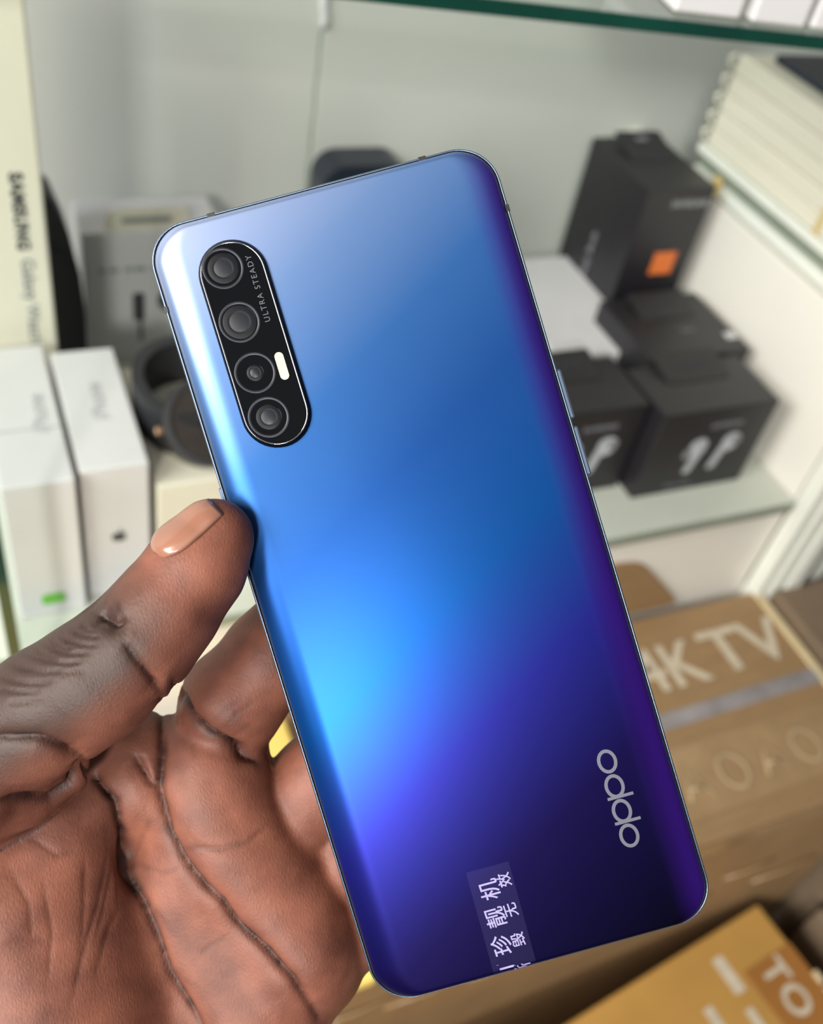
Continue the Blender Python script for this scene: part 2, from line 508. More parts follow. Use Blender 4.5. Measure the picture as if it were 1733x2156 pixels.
def earbud_box(x0, x1, y0, y1, z1, label, buds=True):
    r = empty('earbud_box', ((x0 + x1) / 2, y0, 0.0002))
    tag(r, label, 'box')
    hx = (x1 - x0) / 2; dy = y1 - y0
    obj('body', box_mesh(-hx, hx, 0, dy, 0, z1, 0.001), M['box_black'], r)
    tb_ = obj('hanging_tab', prism_mesh(rrect(hx * 0.56, 0.014, 0.003, 5, 0, 0.010), 0, 0.0012), M['box_black'], r, (0, dy * 0.66, z1 + 0.0003), (math.radians(12), 0, 0))
    obj('slot', prism_mesh(rrect(hx * 0.30, 0.0025, 0.002, 4, 0, 0.011), 0.0012, 0.0014), M['dark_gap'], tb_)
    put_text('lettering', 'SAMSUNG', 0.0062, (0.010, -0.0002, z1 - 0.016), (1, 0, 0), (0, 0, 1), M['print_dim'], r, bold=0.0002)
    if buds:
        bud(r, -0.008, z1 - 0.035, 0.88, -1)
        bud(r, 0.021, z1 - 0.034, 0.88, 1)
        put_text('lettering', 'Galaxy Buds', 0.005, (-0.012, -0.0002, 0.008), (1, 0, 0), (0, 0, 1), M['print_dim'], r)
    return r


earbud_box(0.4235, 0.5235, 0.398, 0.452, 0.078, 'black earbud box with white buds, nearest the side panel')
earbud_box(0.329, 0.4200, 0.4125, 0.468, 0.078, 'black earbud box with dim buds, touching the phone edge')
mb = earbud_box(0.450, 0.5410, 0.458, 0.535, 0.078, 'low black box in the middle of the black boxes', buds=False)
put_text('lettering', 'Buds', 0.006, (0.006, 0.030, 0.0783), (1, 0, 0), (0, 1, 0), M['print_dim'], mb)
obj('white_sticker', prism_mesh([(-0.005, -0.004), (0.005, -0.004), (0.005, 0.004), (-0.005, 0.004)], 0, 0.0003), M['paper_gray'], mb, (0.039, 0.018, 0.078))

tl = empty('earbud_box', (0.5095, 0.553, 0.0002))
tag(tl, 'tall black earbud box with an orange sticker', 'box')
obj('body', box_mesh(-0.0345, 0.0285, 0, 0.085, 0, 0.160, 0.001), M['box_black'], tl)
tb_ = obj('hanging_tab', prism_mesh(rrect(0.021, 0.017, 0.003, 5, 0, 0.012), 0, 0.0012), M['box_black'], tl, (-0.002, 0.048, 0.1605), (math.radians(14), 0, 0))
obj('slot', prism_mesh(rrect(0.006, 0.002, 0.0018, 4, 0, 0.020), 0.0012, 0.0014), M['print_dim'], tb_)
put_text('lettering', 'SAMSUNG', 0.0075, (0.0085, -0.0002, 0.147), (1, 0, 0), (0, 0, 1), M['print_gray'], tl, bold=0.0004)
put_text('lettering', 'Galaxy Buds', 0.0100, (-0.0347, 0.045, 0.075), (0, 0, 1), (0, 1, 0), M['print_dim'], tl, bold=0.0002)
obj('orange_sticker', prism_mesh(rrect(0.0105, 0.0098, 0.0006, 2), 0, 0.0003), M['orange'], tl, (0.0035, -0.0002, 0.096), (math.pi / 2, 0, 0))

# stack of cream boxes on the side shelf
zs = 0.1684
th = [0.0138, 0.0140, 0.0138, 0.0142, 0.0152]
lab = ['lowest', 'second lowest', 'middle', 'second highest', 'topmost']
for i, t in enumerate(th):
    off = random.uniform(-0.0012, 0.0012)
    b_ = carton('flat_box', RX + 0.0045 + off, RX + 0.110 + off, 0.395 + off, 0.6085 + off * 2, zs, zs + t - 0.0004, M['paper_cream'],
                'flat cream box on the side shelf, %s in its stack' % lab[i], bevel=0.0014, group=None)
    tp_ = tube_mesh([(-0.0535, 0.2135, t * 0.2), (-0.058, 0.2150, t * 0.45), (-0.059, 0.2150, t * 0.7), (-0.0535, 0.2135, t * 0.95)], 0.0016, 8)
    obj('pull_loop', tp_, M['paper_cream'], b_)
    put_text('lettering', 'Galaxy', 0.0060, (-0.0530 , 0.015, t * 0.5), (0, -1, 0), (0, 0, 1), M['print_gray'], b_)
    zs += t
tbk = empty('tablet', (RX + 0.062, 0.40, zs))
tag(tbk, 'dark slim tablet lying on top of the stack of cream boxes', 'tablet')
obj('body', box_mesh(-0.040, 0.045, 0, 0.19, 0, 0.006, 0.0015), M['navy'], tbk)
obj('screen', box_mesh(-0.037, 0.042, 0.004, 0.186, 0.006, 0.0063), M['dark_gap'], tbk)
rb = obj('rubber_band', box_mesh(-0.0008, 0.0004, -0.0022, 0.0022, -0.0385, 0.040, 0.0003), M['band'], None, (RX + 0.0022, 0.467, 0.2045))
tag(rb, 'tan band strapped upright around the stack of cream boxes', 'band')

# boxes on the upper glass shelf
for (x0, x1, y0, lb) in ((0.079, 0.110, 0.008, 'white box on the upper glass shelf, leftmost of the row'),
                         (0.1145, 0.1405, 0.006, 'white box on the upper glass shelf, middle of the row'),
                         (0.1440, 0.190, 0.006, 'white box on the upper glass shelf, rightmost of the row')):
    ca_, sa_ = math.cos(math.radians(-10.5)), math.sin(math.radians(-10.5))
    xm = (x0 + x1) / 2
    gx = 0.2086 + xm * ca_ - y0 * sa_; gy = 0.3647 + xm * sa_ + y0 * ca_
    carton('small_box', gx - (x1 - x0) / 2, gx + (x1 - x0) / 2, gy, gy + 0.07, 0.3494, 0.388, M['paper_white'], lb, lid=0.5, rz=math.radians(-10.5))

# ------------------------------------------------------------------ cartons in front of the cabinet
TZ = -0.10
tv = empty('tv_carton', (0.20, 0.181, -0.5498))
tag(tv, 'large brown television carton lettered 4K TV, taped along its top', 'carton')
H = TZ + 0.5498
obj('body', box_mesh(-0.75, 0.364, 0, 0.178, 0, H - 0.0012, 0.002), M['card'], tv)
obj('top_flap', box_mesh(-0.748, 0.364, 0.089, 0.178, H - 0.0010, H + 0.0006, 0.0006), M['card'], tv)
obj('top_flap', box_mesh(-0.748, 0.364, 0.0, 0.0885, H - 0.0010, H + 0.0006, 0.0006), M['card'], tv)
obj('edge_strip', box_mesh(0.3585, 0.3655, 0.0, 0.178, H - 0.004, H + 0.0022, 0.001), M['card_pale'], tv)
put_fit('lettering', '4K', 0.213, 0.2745, 0.1125, 0.1515, H + 0.0008, M['white_ink'], tv, bold=0.012)
put_fit('lettering', 'TV', 0.281, 0.357, 0.1135, 0.1530, H + 0.0008, M['white_ink'], tv, bold=0.012)


def strip(x0, x1, yc, wd, z, amp, seed):
    rnd = random.Random(seed)
    vs = []; fs = []; n = 60
    for i in range(n + 1):
        x = x0 + (x1 - x0) * i / n
        for k in range(7):
            y = yc + wd * (k / 6 - 0.5) + 0.02 * (x - 0.2)
            vs.append((x, y, z + amp * rnd.random() * (0 if k in (0, 6) else 1)))
    for i in range(n):
        for k in range(6):
            a = i * 7 + k
            fs.append((a, a + 7, a + 8, a + 1))
    return mesh_from(vs, fs, True)


obj('seam_tape', strip(-0.04, 0.362, 0.089, 0.013, H + 0.0010, 0.0011, 2), M['tape_silver'], tv)
pt = obj('printed_tape', strip(-0.04, 0.362, 0.0420, 0.052, H + 0.0010, 0.0005, 3), M['tape_clear'], tv)
rnd = random.Random(7)
for i in range(5):
    x = 0.205 + 0.034 * i
    y = 0.040 + 0.0007 * i
    if i % 2:
        rp_ = [(x + 0.011 * math.cos(q * 0.42), y + 0.013 * math.sin(q * 0.42), H + 0.0018) for q in range(15)]
        obj('print_mark', tube_mesh(rp_, 0.0016, 6, closed=True, flat=0.2), M['pale_ink'], pt)
    else:
        obj('print_mark', tube_mesh([(x - 0.010, y - 0.012, H + 0.0018), (x, y + 0.013, H + 0.0018), (x + 0.010, y - 0.012, H + 0.0018)], 0.0016, 6, flat=0.2), M['pale_ink'], pt)
        obj('print_mark', tube_mesh([(x - 0.006, y - 0.004, H + 0.0018), (x + 0.006, y - 0.003, H + 0.0018)], 0.0014, 6, flat=0.2), M['pale_ink'], pt)
obj('front_tape', box_mesh(-0.7, 0.362, -0.0012, -0.0004, H - 0.020, H - 0.004, 0.0002), M['tape_clear'], tv)
for i in range(9):
    x = -0.10 + 0.052 * i
    l_ = 0.020 + 0.018 * rnd.random(); zz = H - 0.075 - 0.045 * rnd.random()
    obj('tape_wrinkle', tube_mesh([(x - l_, -0.0006, zz), (x, -0.0022, zz + 0.004), (x + l_, -0.0006, zz + 0.007)], 0.0010, 6), M['tape_clear'], tv)

yp = empty('yellow_packet', (0.02, 0.168, TZ + 0.0012))  # added slab; its yellow paints the bright light on the cartons
tag(yp, 'bright yellow flat packet lying on the television carton under the hand', 'packet')
obj('body', box_mesh(-0.22, 0.130, 0, 0.175, 0, 0.012, 0.003, 3), M['packet_yellow'], yp)
obj('fold', box_mesh(-0.21, 0.128, 0.085, 0.087, 0.0119, 0.0125), M['card_pale'], yp)
fl = obj('carton_flap', prism_mesh([(-0.09, 0), (0.056, 0), (0.050, 0.010), (0.012, 0.050), (0.004, 0.057), (-0.006, 0.061), (-0.018, 0.063), (-0.09, 0.064)], 0, 0.003), M['card'], None, (0.428, SF + 0.0035, TZ + 0.002), (math.radians(88), 0, 0))
tag(fl, 'rounded brown card flap leaning on the white cabinet panel', 'carton flap')

rc = carton('brown_carton', 0.572, 0.80, 0.16, 0.352, -0.5498, -0.092, M['card_dark'], 'dull brown carton at the right, beside the television carton', 'carton', bevel=0.003)
obj('tape', box_mesh(-0.113, 0.113, 0.085, 0.110, 0.4580, 0.4585), M['tape_silver'], rc)

yb = empty('yellow_carton', (0.30, -0.143, -0.5498))
tag(yb, 'yellow carton with pale printed letters in the bottom right corner', 'carton')
YH = 0.2998
ra = math.radians(8)
yb.rotation_euler = (0, 0, ra)
yb.location = (0.502 - (0.2 * math.cos(ra) - 0.312 * math.sin(ra)), 0.172 - (0.2 * math.sin(ra) + 0.312 * math.cos(ra)), -0.5498)
obj('body', box_mesh(-0.22, 0.200, 0, 0.312, 0, YH, 0.002), M['card_yellow'], yb)
obj('printed_band', box_mesh(0.150, 0.2003, 0, 0.278, YH - 0.001, YH + 0.0004, 0.0002), M['card_orange'], yb)
put_text('lettering', 'TO', 0.030, (0.172, 0.254, YH + 0.0006), (0, -1, 0), (1, 0, 0), M['white_ink'], yb, bold=0.0006, spacing=1.1)
obj('print_line', box_mesh(0.133, 0.143, 0.268, 0.296, YH, YH + 0.0004), M['white_ink'], yb)
for (x, y, dx, dy) in ((0.134, 0.246, 0.0035, 0.011), (0.136, 0.222, 0.0035, 0.010), (0.106, 0.262, 0.004, 0.010), (0.108, 0.240, 0.004, 0.009), (0.090, 0.245, 0.008, 0.012)):
    obj('print_line', box_mesh(x - dx, x + dx, y - dy, y + dy, YH, YH + 0.0004), M['white_ink'], yb)
for i in range(14):
    y = 0.248 - 0.0125 * i
    obj('torn_edge', box_mesh(0.199, 0.2015 + 0.003 * rnd.random(), y - 0.005, y + 0.005, YH - 0.010 + 0.004 * rnd.random(), YH + 0.001 + 0.002 * rnd.random(), 0.001), M['card_pale'], yb)

gb = carton('brown_carton', 0.556, 0.80, -0.10, 0.155, -0.5498, -0.262, M['card_dark'], 'dull brown carton in the corner, right of the yellow carton', 'carton', bevel=0.003)
obj('tape', box_mesh(-0.02, 0.04, -0.0006, 0.255, 0.2876, 0.2884), M['tape_silver'], gb)

# ------------------------------------------------------------------ the phone
RP = np.array([[0.95693, -0.28981, 0.01695], [-0.29019, -0.95656, 0.0278], [0.00816, -0.03152, -0.99947]])
TP = np.array([4.3773, 12.9863, 196.7462])
PW, PH, SHEAR = 69.75, 159.4, 0.0304
Rm = RW @ RP
pm = Matrix.Identity(4)
pos = CAM + RW @ (TP * 0.001)
for i in range(3):
    for j in range(3):
        pm[i][j] = Rm[i, j]
    pm[i][3] = pos[i]
phone = bpy.data.objects.new('smartphone', None)
COL.objects.link(phone)
phone.matrix_world = pm
phone.empty_display_size = 0.01
tag(phone, 'blue to violet smartphone held upright in the hand, camera side showing', 'phone')


def P(x, y, z):
    return (x * 0.001, (y - SHEAR * x) * 0.001, z * 0.001)


def shear_mesh(me):
    """mm mesh -> metres with the body's slight skew"""
    for v in me.vertices:
        v.co = Vector(P(v.co.x, v.co.y, v.co.z))
    me.update()
    return me


def ring(dx, dy, n=12):
    R = 8.1
    rx = max(R - dx * 0.8, 3.5); ry = max(R - dy * 0.9, 3.5)
    hx = PW / 2 - dx; hy = PH / 2 - dy
    pts = []
    for (sx, sy, a0) in ((1, 1, 0), (-1, 1, 90), (-1, -1, 180), (1, -1, 270)):
        for i in range(n + 1):
            a = math.radians(a0 + 90 * i / n)
            pts.append((sx * (hx - rx) + rx * math.cos(a), sy * (hy - ry) + ry * math.sin(a)))
    # side midpoints keep the long edges well divided
    return pts


def loft(prof, cap_end=True, cap_start=False, smooth=True, n=12):
    vs = []; fs = []
    for (dx, dy, z) in prof:
        for (x, y) in ring(dx, dy, n):
            vs.append(P(x, y, z))
    N = 4 * (n + 1)
    for k in range(len(prof) - 1):
        for i in range(N):
            j = (i + 1) % N
            fs.append((k * N + i, k * N + j, (k + 1) * N + j, (k + 1) * N + i))
    if cap_end:
        fs.append(tuple((len(prof) - 1) * N + i for i in range(N)))
    if cap_start:
        fs.append(tuple(range(N - 1, -1, -1)))
    return mesh_from(vs, fs, smooth)


G0, GZ, CA, CB = 0.86, 1.3, 6.2, 1.5
prof = []
for i in range(15):
    th_ = math.radians(90 * i / 14)
    prof.append((G0 + CA * (1 - math.cos(th_)), G0 + CB * (1 - math.cos(th_)), GZ + (3.85 - GZ) * math.sin(th_)))


def zback(x, y):
    def c(d, a):
        if d <= G0: return GZ
        t_ = min(1.0, (d - G0) / a)
        return GZ + (3.85 - GZ) * math.sqrt(max(0.0, 1 - (1 - t_) ** 2))
    return min(c(PW / 2 - abs(x), CA), c(PH / 2 - abs(y), CB))


# gradient glass
mt, n_, l_, b_ = new_mat('gradient_back_glass')
tc = n_.new('ShaderNodeTexCoord')
sp = n_.new('ShaderNodeSeparateXYZ'); l_.new(tc.outputs['Object'], sp.inputs[0])


def math_node(op, a, bv=None):
    q = n_.new('ShaderNodeMath'); q.operation = op
    for i, s in enumerate((a, bv)):
        if s is None: continue
        if isinstance(s, (int, float)): q.inputs[i].default_value = s
        else: l_.new(s, q.inputs[i])
    return q.outputs[0]


def map_range(s, a, b, c=0.0, d=1.0, smooth=False):
    q = n_.new('ShaderNodeMapRange')
    if smooth: q.interpolation_type = 'SMOOTHSTEP'
    l_.new(s, q.inputs['Value'])
    for k, v in zip(('From Min', 'From Max', 'To Min', 'To Max'), (a, b, c, d)): q.inputs[k].default_value = v
    return q.outputs[0]


t0 = math_node('ADD', sp.outputs['Y'], math_node('MULTIPLY', sp.outputs['X'], -0.55))
t0 = map_range(t0, -0.095, 0.095)
rp = n_.new('ShaderNodeValToRGB')
l_.new(t0, rp.inputs['Fac'])
cr = rp.color_ramp
stops = [(0.0, (5, 4, 17)), (0.20, (17, 11, 58)), (0.34, (25, 27, 104)), (0.47, (9, 58, 116)), (0.62, (23, 62, 120)), (0.74, (42, 82, 136)), (0.86, (88, 114, 156)), (1.0, (142, 154, 184))]
cr.elements[0].position = stops[0][0]; cr.elements[0].color = s2l(stops[0][1]) + (1,)
cr.elements[1].position = stops[-1][0]; cr.elements[1].color = s2l(stops[-1][1]) + (1,)
for p_, c_ in stops[1:-1]:
    e = cr.elements.new(p_); e.color = s2l(c_) + (1,)
vio = map_range(sp.outputs['X'], 0.026, 0.0345, 0.0, 0.95, True)
mx = n_.new('ShaderNodeMix'); mx.data_type = 'RGBA'
l_.new(vio, mx.inputs['Factor']); l_.new(rp.outputs['Color'], mx.inputs['A'])
mx.inputs['B'].default_value = s2l((54, 24, 120)) + (1,)
l_.new(mx.outputs['Result'], b_.inputs['Base Color'])
b_.inputs['Metallic'].default_value = 0.52
b_.inputs['Roughness'].default_value = 0.295
b_.inputs['Specular IOR Level'].default_value = 0.06
M['back_glass'] = mt
M['frame'] = mat('blue_silver_frame', (112, 128, 152), 0.28, metal=0.9, var=0.03)
M['gap'] = mat('dark_seam', (10, 10, 16), 0.5)
M['screen'] = mat('dark_screen_glass', (8, 8, 10), 0.08, coat=0.5)
M['lens_black'] = mat('black_camera_glass', (5, 6, 9), 0.10, var=0.02, spec=0.10)
M['chrome'] = mat('chrome_rim', (120, 122, 128), 0.12, metal=1.0, var=0.02)
M['black_rim'] = mat('black_polished_rim', (22, 22, 26), 0.12, metal=0.7, var=0.02)
M['ring'] = mat('lens_ring', (26, 28, 37), 0.35, metal=0.2, spec=0.3)
M['lens_inner'] = mat('lens_inner', (13, 14, 20), 0.4, spec=0.12)
M['lens_core'] = mat('lens_core', (24, 26, 33), 0.35, spec=0.2)
M['flash'] = mat('flash_diffuser', (190, 184, 158), 0.3, var=0.08, scale=900)
M['logo'] = mat('silver_logo', (92, 94, 106), 0.35, metal=0.4, var=0.03)
M['tiny_text'] = mat('gray_tiny_print', (68, 70, 80), 0.5)
M['sticker_ink'] = mat('white_sticker_ink', (134, 127, 168), 0.5)

obj('back_glass', loft(prof), M['back_glass'], phone)
fr_prof = [(0.50, 0.50, 1.0), (0.50, 0.50, 1.28), (0.30, 0.30, 1.32), (0.06, 0.06, 0.95), (0.0, 0.0, 0.3), (0.0, 0.0, -0.7), (0.25, 0.25, -1.25), (0.62, 0.62, -1.35)]
obj('frame', loft(fr_prof, cap_end=False), M['frame'], phone)
obj('seam_gasket', loft([(0.50, 0.50, 0.8), (0.52, 0.52, 1.05), (0.86, 0.86, 1.1), (2.0, 2.0, 1.2)], cap_end=False), M['gap'], phone)
sc = [(dx, dy, -z) for dx, dy, z in prof]
sm = loft(sc)
sm.flip_normals()
obj('screen', sm, M['screen'], phone)


def mm_box(x0, x1, y0, y1, z0, z1, bev=0.15):
    return shear_mesh(box_mesh(x0, x1, y0, y1, z0, z1, bev, 2))


hw = PW / 2
obj('volume_button', mm_box(hw - 0.4, hw + 0.75, 23.2, 33.2, -0.6, 0.9, 0.3), M['frame'], phone)
obj('volume_button', mm_box(hw - 0.4, hw + 0.75, 11.6, 21.6, -0.6, 0.9, 0.3), M['frame'], phone)
obj('power_button', mm_box(-hw - 0.35, -hw + 0.4, 18, 28, -0.6, 0.9, 0.2), M['frame'], phone)
hh = PH / 2
for x in (-20.9, 21.4):
    obj('antenna_band', mm_box(x - 0.75, x + 0.75, hh - 0.7, hh + 0.06, -1.0, 1.34, 0.05), M['gap'], phone)
obj('antenna_band', mm_box(hw - 0.7, hw + 0.06, 65.3, 66.6, -1.0, 1.34, 0.05), M['gap'], phone)
obj('antenna_band', mm_box(-hw - 0.06, -hw + 0.7, 63.4, 64.6, -1.0, 1.34, 0.05), M['gap'], phone)

# camera island
cx, cy, ch_w, ch_l = -19.8, 52.7, 6.75, 20.5


def stadium(inset, z, n=20):
    r = ch_w - inset
    L = ch_l - ch_w
    pts = []
    for i in range(n + 1):
        a = math.pi * i / n
        pts.append((cx + r * math.cos(a), cy + L + r * math.sin(a), z))
    for i in range(n + 1):
        a = math.pi + math.pi * i / n
        pts.append((cx + r * math.cos(a), cy - L + r * math.sin(a), z))
    return pts


def stad_loft(prof_, cap=False, smooth=True):
    vs = []; fs = []
    N = 42
    for (i_, z) in prof_:
        for p in stadium(i_, z):
            vs.append(P(*p))
    for k in range(len(prof_) - 1):
        for i in range(N):
            j = (i + 1) % N
            fs.append((k * N + i, k * N + j, (k + 1) * N + j, (k + 1) * N + i))
    if cap:
        fs.append(tuple((len(prof_) - 1) * N + i for i in range(N)))
    return mesh_from(vs, fs, smooth)


island = obj('camera_module', stad_loft([(0.85, 4.95), (0.9, 5.0)], cap=True, smooth=False), M['lens_black'], phone)
obj('rim', stad_loft([(0.0, 3.6), (0.0, 4.0), (0.12, 4.45), (0.55, 4.92)]), M['black_rim'], island)
obj('rim_edge', stad_loft([(0.55, 4.92), (0.62, 5.0), (0.72, 5.02), (0.86, 4.97)]), M['chrome'], island)


def disc(name, prof_, mt_, parent, x, y, n=48):
    me = lathe_mesh(prof_, n, True)
    for v in me.vertices:
        v.co = Vector(P(v.co.x + x, v.co.y + y, v.co.z))
    me.update()
    return obj(name, me, mt_, parent)


lens_y = (67.9, 57.3, 47.25, 38.45)
for i, y in enumerate(lens_y):
    rg = disc('lens', [(4.0, 5.0), (4.0, 5.06), (3.85, 5.10), (3.5, 5.10), (3.4, 5.04)], M['ring'], island, -21.3, y)
    r1 = (2.9, 3.2, 1.6, 2.4)[i]
    disc('lens_glass', [(3.42, 5.035), (r1 + 0.1, 5.035), (r1, 5.02)], M['lens_black'], rg, -21.3, y)
    disc('lens_element', [(r1, 5.03), (r1 * 0.95, 5.06), (r1 * 0.75, 5.10), (r1 * 0.62, 5.12), (r1 * 0.6, 5.10)], M['lens_inner'], rg, -21.3, y)
    k = 0.6
    disc('lens_core', [(r1 * k, 5.10), (r1 * k * 0.8, 5.15), (r1 * k * 0.5, 5.20), (r1 * k * 0.2, 5.225), (0.001, 5.23)], M['lens_core'], rg, -21.3, y)
fl_ = stadium(0, 0)
me = prism_mesh(rrect(0.85, 2.7, 0.84, 8, -16.05, 47.2), 4.98, 5.12, 0.05)
obj('flash', shear_mesh(me), M['flash'], island)
me = text_mesh('ULTRA STEADY', 1.55, 0.01, 0.0, spacing=1.28)
me.transform(frame_matrix((-16.05, 62.5, 5.03), (0, 1, 0), (-1, 0, 0)))
obj('lettering', shear_mesh(me), M['tiny_text'], island)

# oppo lettering (text runs up the phone: text right = +y, text up = -x)
def logo_mesh():
    vs = []; fs = []
    z = 3.87

    def ringo(xc, yc, rx, ry, wd, n=40):
        b0 = len(vs)
        for i in range(n):
            a = 2 * math.pi * i / n
            for k in (0, 1):
                vs.append(P(xc + (rx - k * wd) * math.cos(a), yc + (ry - k * wd * 1.05) * math.sin(a), z))
        for i in range(n):
            j = (i + 1) % n
            fs.append((b0 + 2 * i, b0 + 2 * j, b0 + 2 * j + 1, b0 + 2 * i + 1))

    def quad(x0, x1, y0, y1):
        b0 = len(vs)
        vs.extend([P(x0, y0, z + .002), P(x1, y0, z + .002), P(x1, y1, z + .002), P(x0, y1, z + .002)])
        fs.append((b0, b0 + 1, b0 + 2, b0 + 3))
    X = 21.95
    for i in range(4):
        yc = -43.15 - 5.08 * i
        ringo(X, yc, 1.95, 2.42, 0.66)
    for i in (1, 2):
        yc = -43.15 - 5.08 * i
        quad(X - 2.05, X + 3.15, yc - 2.52, yc - 1.92)
    return mesh_from(vs, fs)


lo = obj('logo', logo_mesh(), M['logo'], phone)
tag(lo, 'silver oppo lettering running up the phone')

# seal sticker folded over the bottom edge
vs = []; fs = []
NX, NY = 6, 40
for j in range(NY + 1):
    y = -57.0 - 22.6 * j / NY
    for i in range(NX + 1):
        x = -10.7 + 8.6 * i / NX - (0.6 * j / NY)
        yy = max(y, -PH / 2 + 0.3)
        z = zback(x, y) + 0.03
        vs.append(P(x, y, z))
for j in range(NY):
    for i in range(NX):
        a = j * (NX + 1) + i
        fs.append((a, a + NX + 1, a + NX + 2, a + 1))
b0 = len(vs)
for i in range(NX + 1):
    x = -10.7 + 8.6 * i / NX - 0.6
    vs.append(P(x, -79.78, 0.6))
for i in range(NX):
    a = NY * (NX + 1) + i
    fs.append((a, b0 + i, b0 + i + 1, a + 1))
mt = bpy.data.materials.new('clear_seal_film'); mt.use_nodes = True
n = mt.node_tree.nodes; l = mt.node_tree.links; n.clear()
out = n.new('ShaderNodeOutputMaterial'); tr = n.new('ShaderNodeBsdfTransparent'); pb = n.new('ShaderNodeBsdfPrincipled')
pb.inputs['Base Color'].default_value = (0.20, 0.18, 0.50, 1); pb.inputs['Roughness'].default_value = 0.3
nz = n.new('ShaderNodeTexNoise'); nz.inputs['Scale'].default_value = 900
mr = n.new('ShaderNodeMapRange'); mr.inputs['To Min'].default_value = 0.01; mr.inputs['To Max'].default_value = 0.05
ms = n.new('ShaderNodeMixShader')
l.new(nz.outputs['Fac'], mr.inputs['Value']); l.new(mr.outputs[0], ms.inputs[0]); l.new(tr.outputs[0], ms.inputs[1]); l.new(pb.outputs[0], ms.inputs[2]); l.new(ms.outputs[0], out.inputs[0])
st = obj('seal_sticker', mesh_from(vs, fs, True), mt, phone)
for body, x, y, s in (('机', -7.3, -61.4, 4.2), ('靓', -7.75, -67.0, 4.2), ('珍', -8.2, -72.6, 4.2), ('订', -8.6, -78.2, 4.2),
                      ('效', -4.0, -60.3, 2.9), ('无', -4.4, -66.4, 2.9), ('毁', -4.75, -72.4, 2.9), ('撕', -5.1, -78.6, 2.9)):
    me = text_mesh(body, s, 0.0, 0.035)
    bmt = bmesh.new(); bmt.from_mesh(me)
    xs = [v.co.x for v in bmt.verts]; ys = [v.co.y for v in bmt.verts]
    ox = (min(xs) + max(xs)) / 2; oy = (min(ys) + max(ys)) / 2
    for v in bmt.verts:
        tx, ty = v.co.x - ox, v.co.y - oy
        px, py = x - ty - 0.03 * tx, y + tx
        v.co = Vector((px, py, 0))
    # the part beyond the end of the glass is folded under the edge
    bmesh.ops.bisect_plane(bmt, geom=bmt.verts[:] + bmt.edges[:] + bmt.faces[:], plane_co=(0, -79.0, 0), plane_no=(0, -1, 0), clear_outer=True)
    for v in bmt.verts:
        v.co = Vector(P(v.co.x, v.co.y, zback(v.co.x, v.co.y) + 0.06))
    bmt.normal_update()
    bmt.to_mesh(me); bmt.free()
    obj('lettering', me, M['sticker_ink'], st)

# ------------------------------------------------------------------ the hand
# built in view-aligned millimetres (x right, y down, z away), then turned into the world
def Q(u, v, d):
    return np.array([(u - 866.5) / FPX * d, (v - 1078.0) / FPX * d, d], dtype=np.float64)


RES = 0.52
LO = np.array([-125.0, -14.0, 165.0]); HI = np.array([22.0, 232.0, 264.0])
dims = np.ceil((HI - LO) / RES).astype(int) + 1
ax = [(LO[i] + RES * np.arange(dims[i])).astype(np.float32) for i in range(3)]
BIG = 30.0


class Field:
    def __init__(s):
        s.F = np.full(dims, BIG, np.float32)

    def block(s, lo, hi, pad):
        a = np.maximum(((lo - pad - LO) / RES).astype(int), 0)
        b = np.minimum(((hi + pad - LO) / RES).astype(int) + 2, dims)
        return a, b

    def dist(s, pa, ra, pb, rb, pad):
        lo = np.minimum(pa - ra, pb - rb); hi = np.maximum(pa + ra, pb + rb)
        a, b = s.block(lo, hi, pad)
        if np.any(b <= a): return None, None
        sl = tuple(slice(a[i], b[i]) for i in range(3))
        X = ax[0][sl[0]][:, None, None] - np.float32(pa[0])
        Y = ax[1][sl[1]][None, :, None] - np.float32(pa[1])
        Z = ax[2][sl[2]][None, None, :] - np.float32(pa[2])
        ba = (pb - pa).astype(np.float32); L2 = float(ba @ ba)
        if L2 < 1e-9:
            return sl, np.sqrt(X * X + Y * Y + Z * Z) - np.float32(ra)
        t = np.clip((X * ba[0] + Y * ba[1] + Z * ba[2]) / L2, 0, 1)
        d = np.sqrt((X - t * ba[0]) ** 2 + (Y - t * ba[1]) ** 2 + (Z - t * ba[2]) ** 2)
        return sl, d - (ra + t * (rb - ra)).astype(np.float32)

    def cone(s, a, b, k=4.0):
        """a, b = (u, v, d, r)"""
        sl, d = s.dist(Q(*a[:3]), a[3], Q(*b[:3]), b[3], 9.0)
        if sl is None: return
        s.smin(sl, d, k)

    def smin(s, sl, d, k):
        f = s.F[sl]
        h = np.clip(0.5 + 0.5 * (f - d) / k, 0, 1)
        s.F[sl] = f + (d - f) * h - k * h * (1 - h)

    def chain(s, pts, k=3.0):
        for a, b in zip(pts[:-1], pts[1:]):
            s.cone(a, b, k)

    def carve(s, pa, pb, r0, r1, k=0.8):
        sl, d = s.dist(pa, r0, pb, r1, 3.0)
        if sl is None: return
        d = -d
        f = s.F[sl]
        h = np.clip(0.5 - 0.5 * (f - d) / k, 0, 1)
        s.F[sl] = f + (d - f) * h + k * h * (1 - h)

    def sample(s, p):
        g = (p - LO) / RES
        g = np.clip(g, 0, dims - 1.001)
        i = g.astype(int); fr = g - i
        v = 0
        for dx in (0, 1):
            for dy in (0, 1):
                for dz in (0, 1):
                    wgt = (fr[..., 0] if dx else 1 - fr[..., 0]) * (fr[..., 1] if dy else 1 - fr[..., 1]) * (fr[..., 2] if dz else 1 - fr[..., 2])
                    v = v + wgt * s.F[i[..., 0] + dx, i[..., 1] + dy, i[..., 2] + dz]
        return v


palm = Field()
